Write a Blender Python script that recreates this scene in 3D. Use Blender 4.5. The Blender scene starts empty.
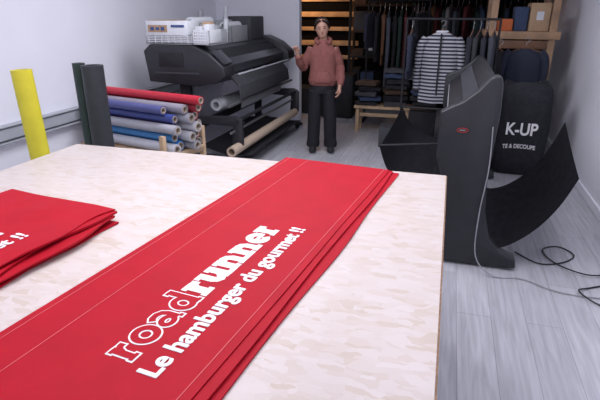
import bpy, bmesh, math, random
from mathutils import Vector, Matrix, noise
random.seed(4)
sc = bpy.context.scene
try:
    sc.view_settings.view_transform = 'Standard'
except Exception:
    pass
COL = sc.collection
B = {}

# ------------------------------------------------------------ materials
def mat(name, c, rough=0.6, metal=0.0, var=0.08, scale=12.0, spec=0.4, bump=0.0, emit=0, coat=0):
    if name in bpy.data.materials: return bpy.data.materials[name]
    m = bpy.data.materials.new(name); m.use_nodes = True
    nt = m.node_tree; N = nt.nodes; L = nt.links
    p = N['Principled BSDF']
    tc = N.new('ShaderNodeTexCoord'); nz = N.new('ShaderNodeTexNoise')
    nz.inputs['Scale'].default_value = scale; nz.inputs['Detail'].default_value = 3
    L.new(tc.outputs['Object'], nz.inputs['Vector'])
    r = N.new('ShaderNodeValToRGB')
    r.color_ramp.elements[0].position = .3; r.color_ramp.elements[1].position = .7
    r.color_ramp.elements[0].color = [max(0, x*(1-var)) for x in c]+[1]
    r.color_ramp.elements[1].color = [min(1, x*(1+var)) for x in c]+[1]
    L.new(nz.outputs['Fac'], r.inputs['Fac']); L.new(r.outputs['Color'], p.inputs['Base Color'])
    p.inputs['Roughness'].default_value = rough; p.inputs['Metallic'].default_value = metal
    p.inputs['Specular IOR Level'].default_value = spec
    if coat: p.inputs['Coat Weight'].default_value = coat
    if bump:
        b = N.new('ShaderNodeBump'); b.inputs['Strength'].default_value = bump
        b.inputs['Distance'].default_value = .01
        L.new(nz.outputs['Fac'], b.inputs['Height']); L.new(b.outputs['Normal'], p.inputs['Normal'])
    return m

def mat_osb():
    m = bpy.data.materials.new('osb_board'); m.use_nodes = True
    nt = m.node_tree; N = nt.nodes; L = nt.links; p = N['Principled BSDF']
    tc = N.new('ShaderNodeTexCoord')
    nz = N.new('ShaderNodeTexNoise'); nz.inputs['Scale'].default_value = 16; nz.inputs['Detail'].default_value = 4
    L.new(tc.outputs['Object'], nz.inputs['Vector'])
    vm = N.new('ShaderNodeVectorMath'); vm.operation = 'SCALE'; vm.inputs['Scale'].default_value = .045
    L.new(nz.outputs['Color'], vm.inputs[0])
    va = N.new('ShaderNodeVectorMath'); va.operation = 'ADD'
    L.new(tc.outputs['Object'], va.inputs[0]); L.new(vm.outputs[0], va.inputs[1])
    def mth(op, a, b):
        n = N.new('ShaderNodeMath'); n.operation = op
        for i, v in enumerate((a, b)):
            if isinstance(v, (int, float)): n.inputs[i].default_value = v
            else: L.new(v, n.inputs[i])
        return n.outputs[0]
    def vor(rot, sx, sy, ch):
        mp = N.new('ShaderNodeMapping'); mp.inputs['Rotation'].default_value = (0, 0, rot)
        mp.inputs['Scale'].default_value = (sx, sy, 10)
        L.new(va.outputs[0], mp.inputs['Vector'])
        vo = N.new('ShaderNodeTexVoronoi'); vo.inputs['Scale'].default_value = 1
        L.new(mp.outputs[0], vo.inputs['Vector'])
        sp = N.new('ShaderNodeSeparateColor'); L.new(vo.outputs['Color'], sp.inputs[0])
        return sp.outputs[ch], sp.outputs[2]
    layers = [vor(.5, 16, 42, 0), vor(-.9, 17, 46, 0), vor(1.7, 15, 40, 0), vor(2.6, 19, 50, 0)]
    cur = layers[0][0]
    for val, mask in layers[1:]:
        g = mth('GREATER_THAN', mask, .5)
        mx = N.new('ShaderNodeMix'); mx.data_type = 'FLOAT'
        L.new(g, mx.inputs[0]); L.new(cur, mx.inputs[2]); L.new(val, mx.inputs[3])
        cur = mx.outputs[0]
    big = N.new('ShaderNodeTexNoise'); big.inputs['Scale'].default_value = 3; big.inputs['Detail'].default_value = 5
    L.new(tc.outputs['Object'], big.inputs['Vector'])
    s = mth('ADD', mth('MULTIPLY', cur, .6), mth('MULTIPLY', big.outputs['Fac'], .4))
    r = N.new('ShaderNodeValToRGB'); e = r.color_ramp.elements
    e[0].position = .18; e[0].color = (.59, .495, .425, 1)
    e[1].position = .82; e[1].color = (.685, .615, .595, 1)
    k = e.new(.28); k.color = (.625, .54, .49, 1)
    k = e.new(.45); k.color = (.65, .57, .535, 1)
    k = e.new(.65); k.color = (.668, .592, .562, 1)
    L.new(s, r.inputs['Fac']); L.new(r.outputs['Color'], p.inputs['Base Color'])
    p.inputs['Roughness'].default_value = .42; p.inputs['Specular IOR Level'].default_value = .4
    b = N.new('ShaderNodeBump'); b.inputs['Strength'].default_value = .08; b.inputs['Distance'].default_value = .003
    L.new(s, b.inputs['Height']); L.new(b.outputs['Normal'], p.inputs['Normal'])
    return m

def mat_floor():
    m = bpy.data.materials.new('laminate_planks'); m.use_nodes = True
    nt = m.node_tree; N = nt.nodes; L = nt.links; p = N['Principled BSDF']
    tc = N.new('ShaderNodeTexCoord')
    mp = N.new('ShaderNodeMapping'); mp.inputs['Rotation'].default_value = (0, 0, math.pi/2)
    L.new(tc.outputs['Object'], mp.inputs['Vector'])
    br = N.new('ShaderNodeTexBrick')
    br.inputs['Scale'].default_value = 1; br.inputs['Brick Width'].default_value = 1.3
    br.inputs['Row Height'].default_value = .19; br.inputs['Mortar Size'].default_value = .002
    br.inputs['Color1'].default_value = (.42, .42, .46, 1); br.inputs['Color2'].default_value = (.50, .50, .54, 1)
    br.inputs['Mortar'].default_value = (.29, .29, .32, 1)
    br.offset = .37
    L.new(mp.outputs[0], br.inputs['Vector'])
    mp2 = N.new('ShaderNodeMapping'); mp2.inputs['Scale'].default_value = (26, 1.8, 1)
    L.new(tc.outputs['Object'], mp2.inputs['Vector'])
    nz = N.new('ShaderNodeTexNoise'); nz.inputs['Scale'].default_value = 1.5; nz.inputs['Detail'].default_value = 7
    nz.inputs['Distortion'].default_value = .6
    L.new(mp2.outputs[0], nz.inputs['Vector'])
    r = N.new('ShaderNodeValToRGB'); r.color_ramp.elements[0].position = .32; r.color_ramp.elements[1].position = .66
    r.color_ramp.elements[0].color = (.78, .78, .79, 1); r.color_ramp.elements[1].color = (1.05, 1.05, 1.06, 1)
    L.new(nz.outputs['Fac'], r.inputs['Fac'])
    mx = N.new('ShaderNodeMix'); mx.data_type = 'RGBA'; mx.blend_type = 'MULTIPLY'; mx.inputs[0].default_value = 1
    L.new(br.outputs['Color'], mx.inputs[6]); L.new(r.outputs['Color'], mx.inputs[7])
    L.new(mx.outputs[2], p.inputs['Base Color'])
    p.inputs['Roughness'].default_value = .38
    return m

def mat_red():
    m = mat('red_tarpaulin', (.43, .005, .018), .6, var=.06, scale=9, bump=0, spec=.16)
    nt = m.node_tree; N = nt.nodes; L = nt.links; p = N['Principled BSDF']
    tc = N.new('ShaderNodeTexCoord')
    nz = N.new('ShaderNodeTexNoise'); nz.inputs['Scale'].default_value = 7
    n2 = N.new('ShaderNodeTexNoise'); n2.inputs['Scale'].default_value = 260
    for n in (nz, n2): L.new(tc.outputs['Object'], n.inputs['Vector'])
    a = N.new('ShaderNodeMath'); a.operation = 'MULTIPLY_ADD'; a.inputs[1].default_value = .05
    L.new(n2.outputs['Fac'], a.inputs[0]); L.new(nz.outputs['Fac'], a.inputs[2])
    b = N.new('ShaderNodeBump'); b.inputs['Strength'].default_value = .22; b.inputs['Distance'].default_value = .012
    L.new(a.outputs[0], b.inputs['Height']); L.new(b.outputs['Normal'], p.inputs['Normal'])
    return m

def mat_stripe(name, c1, c2, period, duty=.5, axis='Z', rough=.85):
    m = bpy.data.materials.new(name); m.use_nodes = True
    nt = m.node_tree; N = nt.nodes; L = nt.links; p = N['Principled BSDF']
    tc = N.new('ShaderNodeTexCoord'); sp = N.new('ShaderNodeSeparateXYZ')
    L.new(tc.outputs['Object'], sp.inputs[0])
    a = N.new('ShaderNodeMath'); a.operation = 'DIVIDE'; a.inputs[1].default_value = period
    L.new(sp.outputs[axis], a.inputs[0])
    f = N.new('ShaderNodeMath'); f.operation = 'FRACT'; L.new(a.outputs[0], f.inputs[0])
    g = N.new('ShaderNodeMath'); g.operation = 'GREATER_THAN'; g.inputs[1].default_value = duty
    L.new(f.outputs[0], g.inputs[0])
    mx = N.new('ShaderNodeMix'); mx.data_type = 'RGBA'
    mx.inputs[6].default_value = list(c1)+[1]; mx.inputs[7].default_value = list(c2)+[1]
    L.new(g.outputs[0], mx.inputs[0]); L.new(mx.outputs[2], p.inputs['Base Color'])
    p.inputs['Roughness'].default_value = rough
    return m

M_red = mat_red()
M_white = mat('white_print', (.84, .82, .83), .5, var=.02)
M_thread = mat('pale_thread', (.62, .12, .13), .7)
M_osb = mat_osb(); M_floor = mat_floor()
M_wall = mat('wall_paint', (.84, .845, .92), .8, var=.02, scale=2)
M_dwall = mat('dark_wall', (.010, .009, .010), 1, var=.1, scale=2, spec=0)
M_ceil = mat('ceiling_paint', (.8, .8, .83), .9, var=.02)
M_trim = mat('grey_trunking', (.42, .44, .48), .5, var=.04)
M_blk = mat('black_plastic', (.021, .021, .026), .42, var=.1, coat=.05)
M_blk2 = mat('matte_black', (.020, .020, .024), .75, var=.15, spec=.3)
M_smoke = mat('smoked_cover', (.034, .036, .043), .28, var=.05, coat=.2)
M_fab = mat('black_fabric', (.024, .024, .030), .85, var=.2, scale=20, bump=.1, spec=.2)
M_met = mat('grey_metal', (.35, .36, .38), .35, metal=.8, var=.05)
M_gry = mat('grey_plastic', (.30, .31, .33), .5, var=.05)
M_dgry = mat('dark_grey_board', (.05, .05, .058), .7, var=.1)
M_lgt = mat('light_grey_plastic', (.56, .58, .62), .5, var=.05)
M_wood = mat('pale_wood', (.50, .35, .22), .65, var=.2, scale=6)
M_mwood = mat('light_brown_wood', (.34, .21, .125), .6, var=.25, scale=6)
M_dkwood = mat('brown_wood', (.17, .085, .05), .6, var=.25, scale=6)
M_card = mat('cardboard', (.40, .27, .17), .85, var=.08)
M_paper = mat('media_paper', (.50, .39, .30), .6, var=.05)
M_film = mat('white_media', (.66, .68, .72), .35, var=.04)
M_edge = mat('osb_edge', (.27, .16, .095), .8, var=.35, scale=60)
M_skin = mat('skin', (.48, .27, .20), .5, var=.04)
M_hair = mat('dark_hair', (.020, .013, .011), .6, var=.3, scale=40, spec=.2)
M_hood = mat('rose_fleece', (.235, .092, .082), .95, var=.12, scale=30, bump=.15, spec=.1)
M_trs = mat('black_trousers', (.017, .017, .021), .85, var=.2, spec=.2)
M_eye = mat('eye_dark', (.02, .015, .012), .3)
M_lip = mat('lips', (.32, .11, .09), .5)
M_core = mat('cardboard_core', (.42, .35, .29), .8)
M_blue = mat('blue_plastic', (.05, .10, .30), .5)

# ------------------------------------------------------------ helpers
def thing(name, label, cat, base=(0, 0, 0), rot=0, local=False, group=None):
    e = bpy.data.objects.new(name, None); e.empty_display_size = .1
    COL.objects.link(e); e.location = base; e.rotation_euler = (0, 0, rot)
    e['label'] = label; e['category'] = cat
    if group: e['group'] = group
    B[e.name] = Vector((0, 0, 0)) if local else Vector(base)
    return e

def put(name, bm, m, parent=None, base=None, label=None, cat=None, group=None, smooth=40, kind=None, rot=0, local=False, recalc=True):
    me = bpy.data.meshes.new(name)
    if recalc: bmesh.ops.recalc_face_normals(bm, faces=bm.faces[:])
    if parent is not None: b = B[parent.name]
    elif base is not None and not local: b = Vector(base)
    else: b = Vector((0, 0, 0))
    if b.length > 0: bmesh.ops.translate(bm, verts=bm.verts[:], vec=-b)
    bm.to_mesh(me); bm.free()
    if smooth:
        me.polygons.foreach_set('use_smooth', [True]*len(me.polygons))
        try: me.set_sharp_from_angle(angle=math.radians(smooth))
        except Exception: pass
    me.materials.append(m)
    o = bpy.data.objects.new(name, me); COL.objects.link(o)
    if parent is not None: o.parent = parent; B[o.name] = b
    else:
        if base is not None: o.location = base
        o.rotation_euler = (0, 0, rot); B[o.name] = b
    if label: o['label'] = label
    if cat: o['category'] = cat
    if group: o['group'] = group
    if kind: o['kind'] = kind
    return o

def merge(bm, t):
    me = bpy.data.meshes.new('tmp'); t.to_mesh(me); t.free(); bm.from_mesh(me); bpy.data.meshes.remove(me)

def a_box(bm, c, s, bev=0, rz=0, seg=2):
    t = bmesh.new(); bmesh.ops.create_cube(t, size=1)
    bmesh.ops.scale(t, vec=s, verts=t.verts[:])
    if bev: bmesh.ops.bevel(t, geom=t.edges[:], offset=bev, segments=seg, affect='EDGES', profile=.5)
    if rz: bmesh.ops.rotate(t, cent=(0, 0, 0), matrix=Matrix.Rotation(rz, 3, 'Z'), verts=t.verts[:])
    bmesh.ops.translate(t, vec=c, verts=t.verts[:])
    merge(bm, t); return bm

def box(c, s, bev=0, rz=0): return a_box(bmesh.new(), c, s, bev, rz)

def prism(prof, a, b, axis='Y', bev=0, seg=2):
    t = bmesh.new()
    def P(u, v, w):
        return {'Y': (u, w, v), 'X': (w, u, v), 'Z': (u, v, w)}[axis]
    A = [t.verts.new(P(u, v, a)) for u, v in prof]; C = [t.verts.new(P(u, v, b)) for u, v in prof]
    t.faces.new(A); t.faces.new(C[::-1]); n = len(prof)
    for i in range(n): t.faces.new((A[i], C[i], C[(i+1) % n], A[(i+1) % n]))
    bmesh.ops.recalc_face_normals(t, faces=t.faces[:])
    if bev: bmesh.ops.bevel(t, geom=t.edges[:], offset=bev, segments=seg, affect='EDGES', profile=.5)
    return t

def a_sweep(bm, pts, rad, seg=10, cap=True, closed=False):
    pts = [Vector(p) for p in pts]; n = len(pts)
    if not isinstance(rad, (list, tuple)): rad = [rad]*n
    rings = []; up = None
    for i, p in enumerate(pts):
        if closed: d = pts[(i+1) % n]-pts[i-1]
        else: d = pts[min(i+1, n-1)]-pts[max(i-1, 0)]
        d.normalize()
        if up is None: up = Vector((0, 0, 1)) if abs(d.z) < .9 else Vector((1, 0, 0))
        s = d.cross(up).normalized(); up = s.cross(d).normalized()
        rings.append([bm.verts.new(p+(s*math.cos(2*math.pi*k/seg)+up*math.sin(2*math.pi*k/seg))*rad[i]) for k in range(seg)])
    m = n if closed else n-1
    for i in range(m):
        r0, r1 = rings[i], rings[(i+1) % n]
        for k in range(seg): bm.faces.new((r0[k], r0[(k+1) % seg], r1[(k+1) % seg], r1[k]))
    if cap and not closed: bm.faces.new(rings[0][::-1]); bm.faces.new(rings[-1])
    return bm

def sweep(*a, **k): return a_sweep(bmesh.new(), *a, **k)

def smooth_pts(pts, n=6):
    pts = [Vector(p) for p in pts]; out = []
    for i in range(len(pts)-1):
        p0 = pts[max(i-1, 0)]; p1 = pts[i]; p2 = pts[i+1]; p3 = pts[min(i+2, len(pts)-1)]
        for k in range(n):
            t = k/n
            out.append(.5*((2*p1)+(p2-p0)*t+(2*p0-5*p1+4*p2-p3)*t*t+(3*p1-p0-3*p2+p3)*t**3))
    out.append(pts[-1]); return out

def a_loft(bm, rings, seg=20):
    R = []
    for cx, cy, cz, rx, ry in rings:
        R.append([bm.verts.new((cx+rx*math.cos(2*math.pi*k/seg), cy+ry*math.sin(2*math.pi*k/seg), cz)) for k in range(seg)])
    for i in range(len(R)-1):
        for k in range(seg): bm.faces.new((R[i][k], R[i][(k+1) % seg], R[i+1][(k+1) % seg], R[i+1][k]))
    bm.faces.new(R[0][::-1]); bm.faces.new(R[-1]); return bm

def a_ell(bm, c, r, seg=16):
    t = bmesh.new(); bmesh.ops.create_uvsphere(t, u_segments=seg, v_segments=seg//2+2, radius=1)
    bmesh.ops.scale(t, vec=r, verts=t.verts[:]); bmesh.ops.translate(t, vec=c, verts=t.verts[:])
    merge(bm, t); return bm

def a_pipe(bm, p0, p1, ro, ri, seg=28):
    p0 = Vector(p0); p1 = Vector(p1); d = (p1-p0).normalized()
    up = Vector((0, 0, 1)) if abs(d.z) < .9 else Vector((1, 0, 0))
    s = d.cross(up).normalized(); u = s.cross(d)
    def ring(p, r): return [bm.verts.new(p+(s*math.cos(2*math.pi*k/seg)+u*math.sin(2*math.pi*k/seg))*r) for k in range(seg)]
    a, b, c, e = ring(p0, ro), ring(p1, ro), ring(p1, ri), ring(p0, ri)
    for x, y in ((a, b), (b, c), (c, e), (e, a)):
        for k in range(seg): bm.faces.new((x[k], x[(k+1) % seg], y[(k+1) % seg], y[k]))
    return bm

def slab(x0, x1, y0, y1, z0, th, nx, ny, fn, ex=None):
    bm = bmesh.new(); T = []; U = []
    for j in range(ny+1):
        rt = []; ru = []
        for i in range(nx+1):
            x = x0+(x1-x0)*i/nx; y = y0+(y1-y0)*j/ny
            if ex: x += ex(x, y, i/nx)
            h = fn(x, y)
            e = min(i, nx-i, j, ny-j)
            rt.append(bm.verts.new((x, y, z0+th+h-(th*.25 if e == 0 else 0)))); ru.append(bm.verts.new((x, y, z0+h*.6)))
        T.append(rt); U.append(ru)
    for j in range(ny):
        for i in range(nx):
            bm.faces.new((T[j][i], T[j][i+1], T[j+1][i+1], T[j+1][i])); bm.faces.new((U[j][i], U[j+1][i], U[j+1][i+1], U[j][i+1]))
    for j in range(ny):
        bm.faces.new((T[j][0], T[j+1][0], U[j+1][0], U[j][0])); bm.faces.new((T[j][nx], U[j][nx], U[j+1][nx], T[j+1][nx]))
    for i in range(nx):
        bm.faces.new((T[0][i], U[0][i], U[0][i+1], T[0][i+1])); bm.faces.new((T[ny][i], T[ny][i+1], U[ny][i+1], U[ny][i]))
    return bm

def text_bm(s, size, off=0, ext=.0006, shear=0, align='LEFT', spacing=1):
    cu = bpy.data.curves.new('txt', 'FONT'); cu.body = s; cu.size = size; cu.offset = off; cu.extrude = ext
    cu.shear = shear; cu.align_x = align; cu.space_character = spacing
    o = bpy.data.objects.new('txt', cu); COL.objects.link(o)
    bpy.context.view_layer.update()
    me = bpy.data.meshes.new_from_object(o.evaluated_get(bpy.context.evaluated_depsgraph_get()))
    bm = bmesh.new(); bm.from_mesh(me)
    bpy.data.objects.remove(o); bpy.data.meshes.remove(me)
    return bm
def xf(bm, M): bmesh.ops.transform(bm, matrix=M, verts=bm.verts[:]); return bm

def struct(name, bm, m):
    o = put(name, bm, m, smooth=0); o['kind'] = 'structure'; return o

# ------------------------------------------------------------ room
struct('floor', box((-1.0, 3.9, -.05), (5.4, 11.2, .1)), M_floor)
struct('wall_left', box((-3.6, 3.0, 1.45), (.12, 9.4, 2.9)), M_wall)
struct('wall_right', box((1.42, 3.6, 1.45), (.12, 10.6, 2.9)), M_wall)
struct('wall_partition', box((-2.87, 7.5, 1.45), (1.34, .12, 2.9)), M_wall)
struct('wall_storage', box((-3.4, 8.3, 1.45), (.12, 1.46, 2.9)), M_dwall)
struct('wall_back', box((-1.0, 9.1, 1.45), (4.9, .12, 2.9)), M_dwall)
struct('light_block_header', box((-.42, 7.5, 2.36), (3.55, .12, 1.08)), M_wall)  # unseen header, added to keep the room light out of the storage area
struct('ceiling', box((-1.1, 3.0, 2.95), (5.2, 8.9, .1)), M_ceil)
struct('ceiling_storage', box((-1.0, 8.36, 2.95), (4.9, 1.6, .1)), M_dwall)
struct('baseboard_right', box((1.35, 3.6, .04), (.02, 10.4, .08), .004), M_wall)
t = box((-3.51, 3.0, .68), (.06, 8.8, .10), .008)
a_box(t, (-3.50, 3.0, .745), (.08, 8.8, .012), .003); a_box(t, (-3.50, 3.0, .61), (.08, 8.8, .012), .003)
struct('trim_1', t, M_trim)

# ------------------------------------------------------------ table
TZ = .85
tb = thing('work_table', 'large work table with a pale oriented strand board top', 'table', (-1.05, 1.4, 0))
put('table_top', box((-1.095, 1.43, TZ-.012), (2.28, 2.20, .024), .002), M_osb, tb)
t = bmesh.new()
for x in (-2.17, .005):
    a_box(t, (x, 1.43, TZ-.064), (.07, 2.06, .08), .003)
for y in (.42, 2.44):
    a_box(t, (-1.085, y, TZ-.064), (2.09, .05, .08), .003)
put('apron', t, M_edge, tb, label='raw brown timber apron under the board')
t = box((.0475, 1.43, TZ-.0135), (.005, 2.198, .022)); put('edge_face', t, M_edge, tb, label='raw brown cut edge of the board')
for x in (-2.14, -.04):
    for y in (.5, 2.36):
        put('leg', box((x, y, (TZ-.105)/2), (.08, .08, TZ-.105), .004), M_wood, tb)

# ------------------------------------------------------------ slab-serif lettering
def ell(cx, cy, rx, ry, a0=0, a1=360, n=26):
    return [(cx+rx*math.cos(math.radians(a0+(a1-a0)*k/n)), cy+ry*math.sin(math.radians(a0+(a1-a0)*k/n))) for k in range(n+1)]
S = .35; H = .19
GL = {
 'r': (.76, [([(.29, .02), (.29, .98)], S), ([(.02, .89), (.3, .89)], H), ([(.02, .10), (.57, .10)], H), ([(.32, .6), (.42, .76), (.52, .81), (.68, .82)], .30)]),
 'u': (1.11, [([(.28, .98), (.28, .38), (.34, .24), (.46, .17), (.62, .22), (.78, .36)], S*.9), ([(.84, .02), (.84, .98)], S), ([(.0, .89), (.3, .89)], H), ([(.6, .89), (.9, .89)], H), ([(.86, .10), (1.11, .10)], H)]),
 'n': (1.13, [([(.28, .02), (.28, .98)], S), ([(.02, .89), (.3, .89)], H), ([(.02, .10), (.53, .10)], H), ([(.3, .64), (.42, .77), (.58, .82), (.74, .77), (.84, .6), (.85, .05)], S*.9), ([(.62, .10), (1.11, .10)], H)]),
 'e': (.96, [(ell(.5, .5, .33, .355, 4, 312), .29), ([(.2, .47), (.95, .47)], .16)]),
 'o': (1.04, [(ell(.54, .5, .36, .36), .28)]),
 'a': (1.02, [(ell(.40, .32, .25, .20), .23), ([(.13, .76), (.28, .87), (.5, .88), (.68, .79), (.76, .6), (.76, .14)], .26), ([(.78, .10), (.96, .10)], .16)]),
 'd': (1.10, [(ell(.47, .48, .31, .35), .27), ([(.83, .04), (.83, 1.42)], .29), ([(.62, 1.36), (.84, 1.36)], .16), ([(.84, .10), (1.04, .10)], .16)]),
}
GL['R'] = (.77, [([(.27, .04), (.27, .96)], .28), ([(.08, .89), (.3, .89)], .16), ([(.08, .09), (.48, .09)], .16), ([(.3, .58), (.38, .75), (.5, .83), (.66, .84)], .25)])
ZI = [0]
def a_ribbon(bm, pts, w, o, z, T):
    pts = [Vector((p[0], p[1])) for p in pts]; closed = (pts[0]-pts[-1]).length < 1e-4
    W = w/2+o
    if not closed:
        pts[0] = pts[0]-(pts[1]-pts[0]).normalized()*o; pts[-1] = pts[-1]+(pts[-1]-pts[-2]).normalized()*o
    n = len(pts); Lv = []; Rv = []
    for i in range(n):
        if closed: d = pts[(i+1) % (n-1)]-pts[(i-1) % (n-1)]
        else: d = pts[min(i+1, n-1)]-pts[max(i-1, 0)]
        d.normalize(); s = Vector((-d.y, d.x))*W
        Lv.append(pts[i]+s); Rv.append(pts[i]-s)
    for i in range(n-1):
        ZI[0] = (ZI[0]+1) % 37
        zz = z+ZI[0]*.000008
        f = bm.faces.new([bm.verts.new(T(q, zz)) for q in (Lv[i], Rv[i], Rv[i+1], Lv[i+1])])
        f.normal_update()
        if f.normal.z < 0: f.normal_flip()
def letters(word, T, z, o=0):
    bm = bmesh.new(); x = 0
    for ch in word:
        adv, st = GL[ch]
        for pts, w in st:
            a_ribbon(bm, [(p[0]+x, p[1]) for p in pts], w, o, z, T)
        x += adv
    return bm, x
def LT(name, bm, m, par, lab): return put(name, bm, m, par, smooth=0, label=lab, recalc=False)

# ------------------------------------------------------------ main banner
ba = math.radians(-7)
bn = thing('banner', 'long folded red vinyl banner with white burger restaurant lettering', 'banner', (-.51, 2.515, TZ+.001), ba, local=True)
def wav(a, s, sd): return lambda x, y: a*noise.noise(Vector((x*s*1.6+sd, y*s+sd, sd)))+a
t = slab(-.30, .322, -2.1, 0, 0, .006, 24, 60, wav(.0025, 3, 1), lambda x, y, f: .016*noise.noise(Vector((y*1.6, 3, 1)))*f)
merge(t, slab(-.315, .302, -2.1, -.010, .012, .005, 24, 60, wav(.0015, 3, 1), lambda x, y, f: (.018*noise.noise(Vector((y*1.3, 9, 1)))-.01*max(0, y+1.2))*f))
merge(t, slab(-.318, .272, -2.1, -.016, .0208, .003, 24, 60, lambda x, y: 0.0, lambda x, y, f: .012*noise.noise(Vector((y*1.1, 11, 1)))*f))
put('folded_sheet', t, M_red, bn)
ZT = .0238
for xx in (-.292, -.18, .246):
    put('seam', box((xx, -1.05, ZT+.0006), (.0022, 2.06, .0012)), M_thread, bn, label='pale stitched seam')
u = .0790
u2 = .0875
Y0 = -1.735
def T1(p, z): return (.075-p.y*u, Y0+p.x*u, z)
b1, adv = letters('Road', T1, ZT+.0008, .050); LT('outline_lettering', b1, M_white, bn, 'white outline of the word road')
b2, _ = letters('Road', T1, ZT+.0016, -.012); LT('lettering_fill', b2, M_red, bn, 'red inside of the outlined letters')
def T2(p, z): return (.075-p.y*u2, Y0+(adv+.06)*u+p.x*u2, z)
b3, adv2 = letters('runner', T2, ZT+.0008, .014); LT('bold_lettering', b3, M_white, bn, 'bold white slab lettering reading runner')
def R90(x, y, z): return Matrix.Translation((x, y, z)) @ Matrix.Rotation(math.pi/2, 4, 'Z')
def slogan(s):
    bm = bmesh.new()
    for dx, dy, dz in ((-.0012, 0, 0), (.0012, 0, .00012), (0, .0008, .00024), (0, -.0008, .00036)):
        a = text_bm(s, .078, .0014)
        xf(a, Matrix.Translation((dx, dy, dz))); merge(bm, a)
    return bm
tx = slogan('Le hamburger du gourmet !!')
w = max(v.co.x for v in tx.verts)-min(v.co.x for v in tx.verts)
k = .875/w
xf(tx, R90(.162, -1.755, ZT+.0012) @ Matrix.Diagonal((k, 1.0, 1, 1)))
put('slogan_lettering', tx, M_white, bn, smooth=0, label='white slogan lettering Le hamburger du gourmet', recalc=False)

# second folded banner
fb = thing('banner', 'red vinyl banner folded into a thick stack with white lettering', 'banner', (-1.57, 1.1, TZ+.001), math.radians(-7), local=True)
t = bmesh.new()
z = 0
for i, (xr, yf, th) in enumerate(((.315, .46, .007), (.285, .48, .007), (.335, .45, .007), (.30, .475, .007))):
    merge(t, slab(-.30-.01*(i % 2), xr, -.62, yf, z, th, 24, 30, (lambda i: (lambda x, y: .006*(i+1)/2*(noise.noise(Vector((x*4+i*.1, y*5, i*.15)))+.6)*max(0, min(1, (x+.1)*3))))(i), (lambda i: (lambda x, y, f: f*.045*noise.noise(Vector((y*3.5, i*3, 2)))))(i)))
    z += th+.004
put('folded_stack', t, M_red, fb)
zt = z+.0005
put('top_fold', slab(-.305, .292, -.62, .478, zt, .004, 20, 30, lambda x, y: 0.006+(.006*noise.noise(Vector((x*6, y*5, 2))) if (x > .21 or y > .2) else 0), lambda x, y, f: f*.03*noise.noise(Vector((y*4, 6, 2)))), M_red, fb)
zt += .0105
def T3(p, z): return (.095-p.y*u2, -.36+p.x*u2, z)
b4, _ = letters('runner', T3, zt+.001, .012); LT('bold_lettering', b4, M_white, fb, 'white bold lettering')
tx = slogan('du gourmet !!')
mxx = max(v.co.x for v in tx.verts)
xf(tx, R90(.19, .16-mxx*k, zt+.001) @ Matrix.Diagonal((k, 1, 1, 1)))
put('slogan_lettering', tx, M_white, fb, smooth=0, label='white slogan lettering', recalc=False)

# ------------------------------------------------------------ standing rolls
def standing(name, x, y, r, h, m, label):
    e = thing(name, label, 'roll', (x, y, 0))
    t = bmesh.new(); a_pipe(t, (x, y, 0), (x, y, h), r, r*.62)
    put('tube_wall', t, m, e)
    t = bmesh.new(); a_pipe(t, (x, y, .002), (x, y, h-.01), r*.6, r*.5)
    put('core', t, m, e)
    return e
M_yel = mat('yellow_vinyl', (.68, .60, .04), .5, var=.05)
M_dg = mat('dark_green_vinyl', (.026, .045, .038), .5, var=.1)
M_dg2 = mat('charcoal_vinyl', (.035, .038, .043), .5, var=.1)
e = standing('vinyl_roll', -2.685, 2.69, .066, 1.28, M_yel, 'tall yellow vinyl roll standing upright beside the table')
e.rotation_euler = (0, math.radians(-1.8), 0)
standing('vinyl_roll', -2.66, 3.31, .084, 1.25, M_dg2, 'thick charcoal vinyl roll standing upright by the rack')
standing('vinyl_roll', -2.80, 3.33, .048, 1.26, M_dg, 'slim dark green vinyl roll standing upright by the wall')

# ------------------------------------------------------------ roll rack
RB = (-3.36, 4.20, 0); RR = math.radians(-14)
rk = thing('roll_rack', 'low pale wooden rack holding lying vinyl rolls', 'rack', RB, RR, local=True)
for x in (.10, 1.12):
    for y in (-.26, .25):
        put('post', box((x, y, .31), (.05, .04, .62), .004), M_wood, rk)
    for z in (.16, .40):
        put('cross_rail', box((x, 0, z), (.04, .48, .04), .003), M_wood, rk)
put('shelf', box((.61, 0, .432), (1.12, .46, .022), .003), M_wood, rk)
put('rail', box((.61, -.29, .41), (1.14, .022, .06), .003), M_wood, rk)
put('rail', box((.61, -.29, .22), (1.14, .022, .05), .003), M_wood, rk)
rc = math.cos(RR); rs = math.sin(RR)
rolls = [
 (.0, 1.20, -.17, .492, .048, (.55, .56, .62), 'white'), (.0, 1.14, -.06, .494, .050, (.05, .20, .50), 'blue'), (-.02, 1.24, .05, .490, .046, (.35, .36, .40), 'silver'), (.0, 1.16, .16, .494, .050, (.05, .05, .06), 'black'),
 (-.02, 1.13, -.115, .578, .046, (.05, .22, .50), 'bright blue'), (.0, 1.24, -.005, .580, .048, (.48, .48, .53), 'light grey'), (-.02, 1.18, .105, .580, .046, (.32, .03, .05), 'dark red'),
 (-.02, 1.22, -.17, .664, .044, (.40, .40, .45), 'grey'), (.02, 1.08, -.06, .666, .046, (.13, .07, .20), 'purple'), (.0, 1.27, .05, .666, .048, (.55, .54, .58), 'off-white'), (.02, 1.17, .16, .666, .046, (.05, .05, .06), 'black'),
 (.0, 1.15, -.115, .748, .042, (.05, .07, .26), 'dark blue'), (.0, 1.25, -.008, .752, .046, (.45, .43, .47), 'grey'), (.0, 1.19, .10, .752, .046, (.40, .03, .05), 'crimson'),
 (.0, 1.07, -.165, .828, .040, (.09, .10, .28), 'indigo'), (.0, 1.22, -.062, .834, .044, (.30, .28, .34), 'grey violet'), (.02, 1.28, .046, .838, .045, (.30, .03, .05), 'dark red'),
 (.04, 1.36, -.005, .914, .040, (.52, .02, .04), 'red')]
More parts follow.
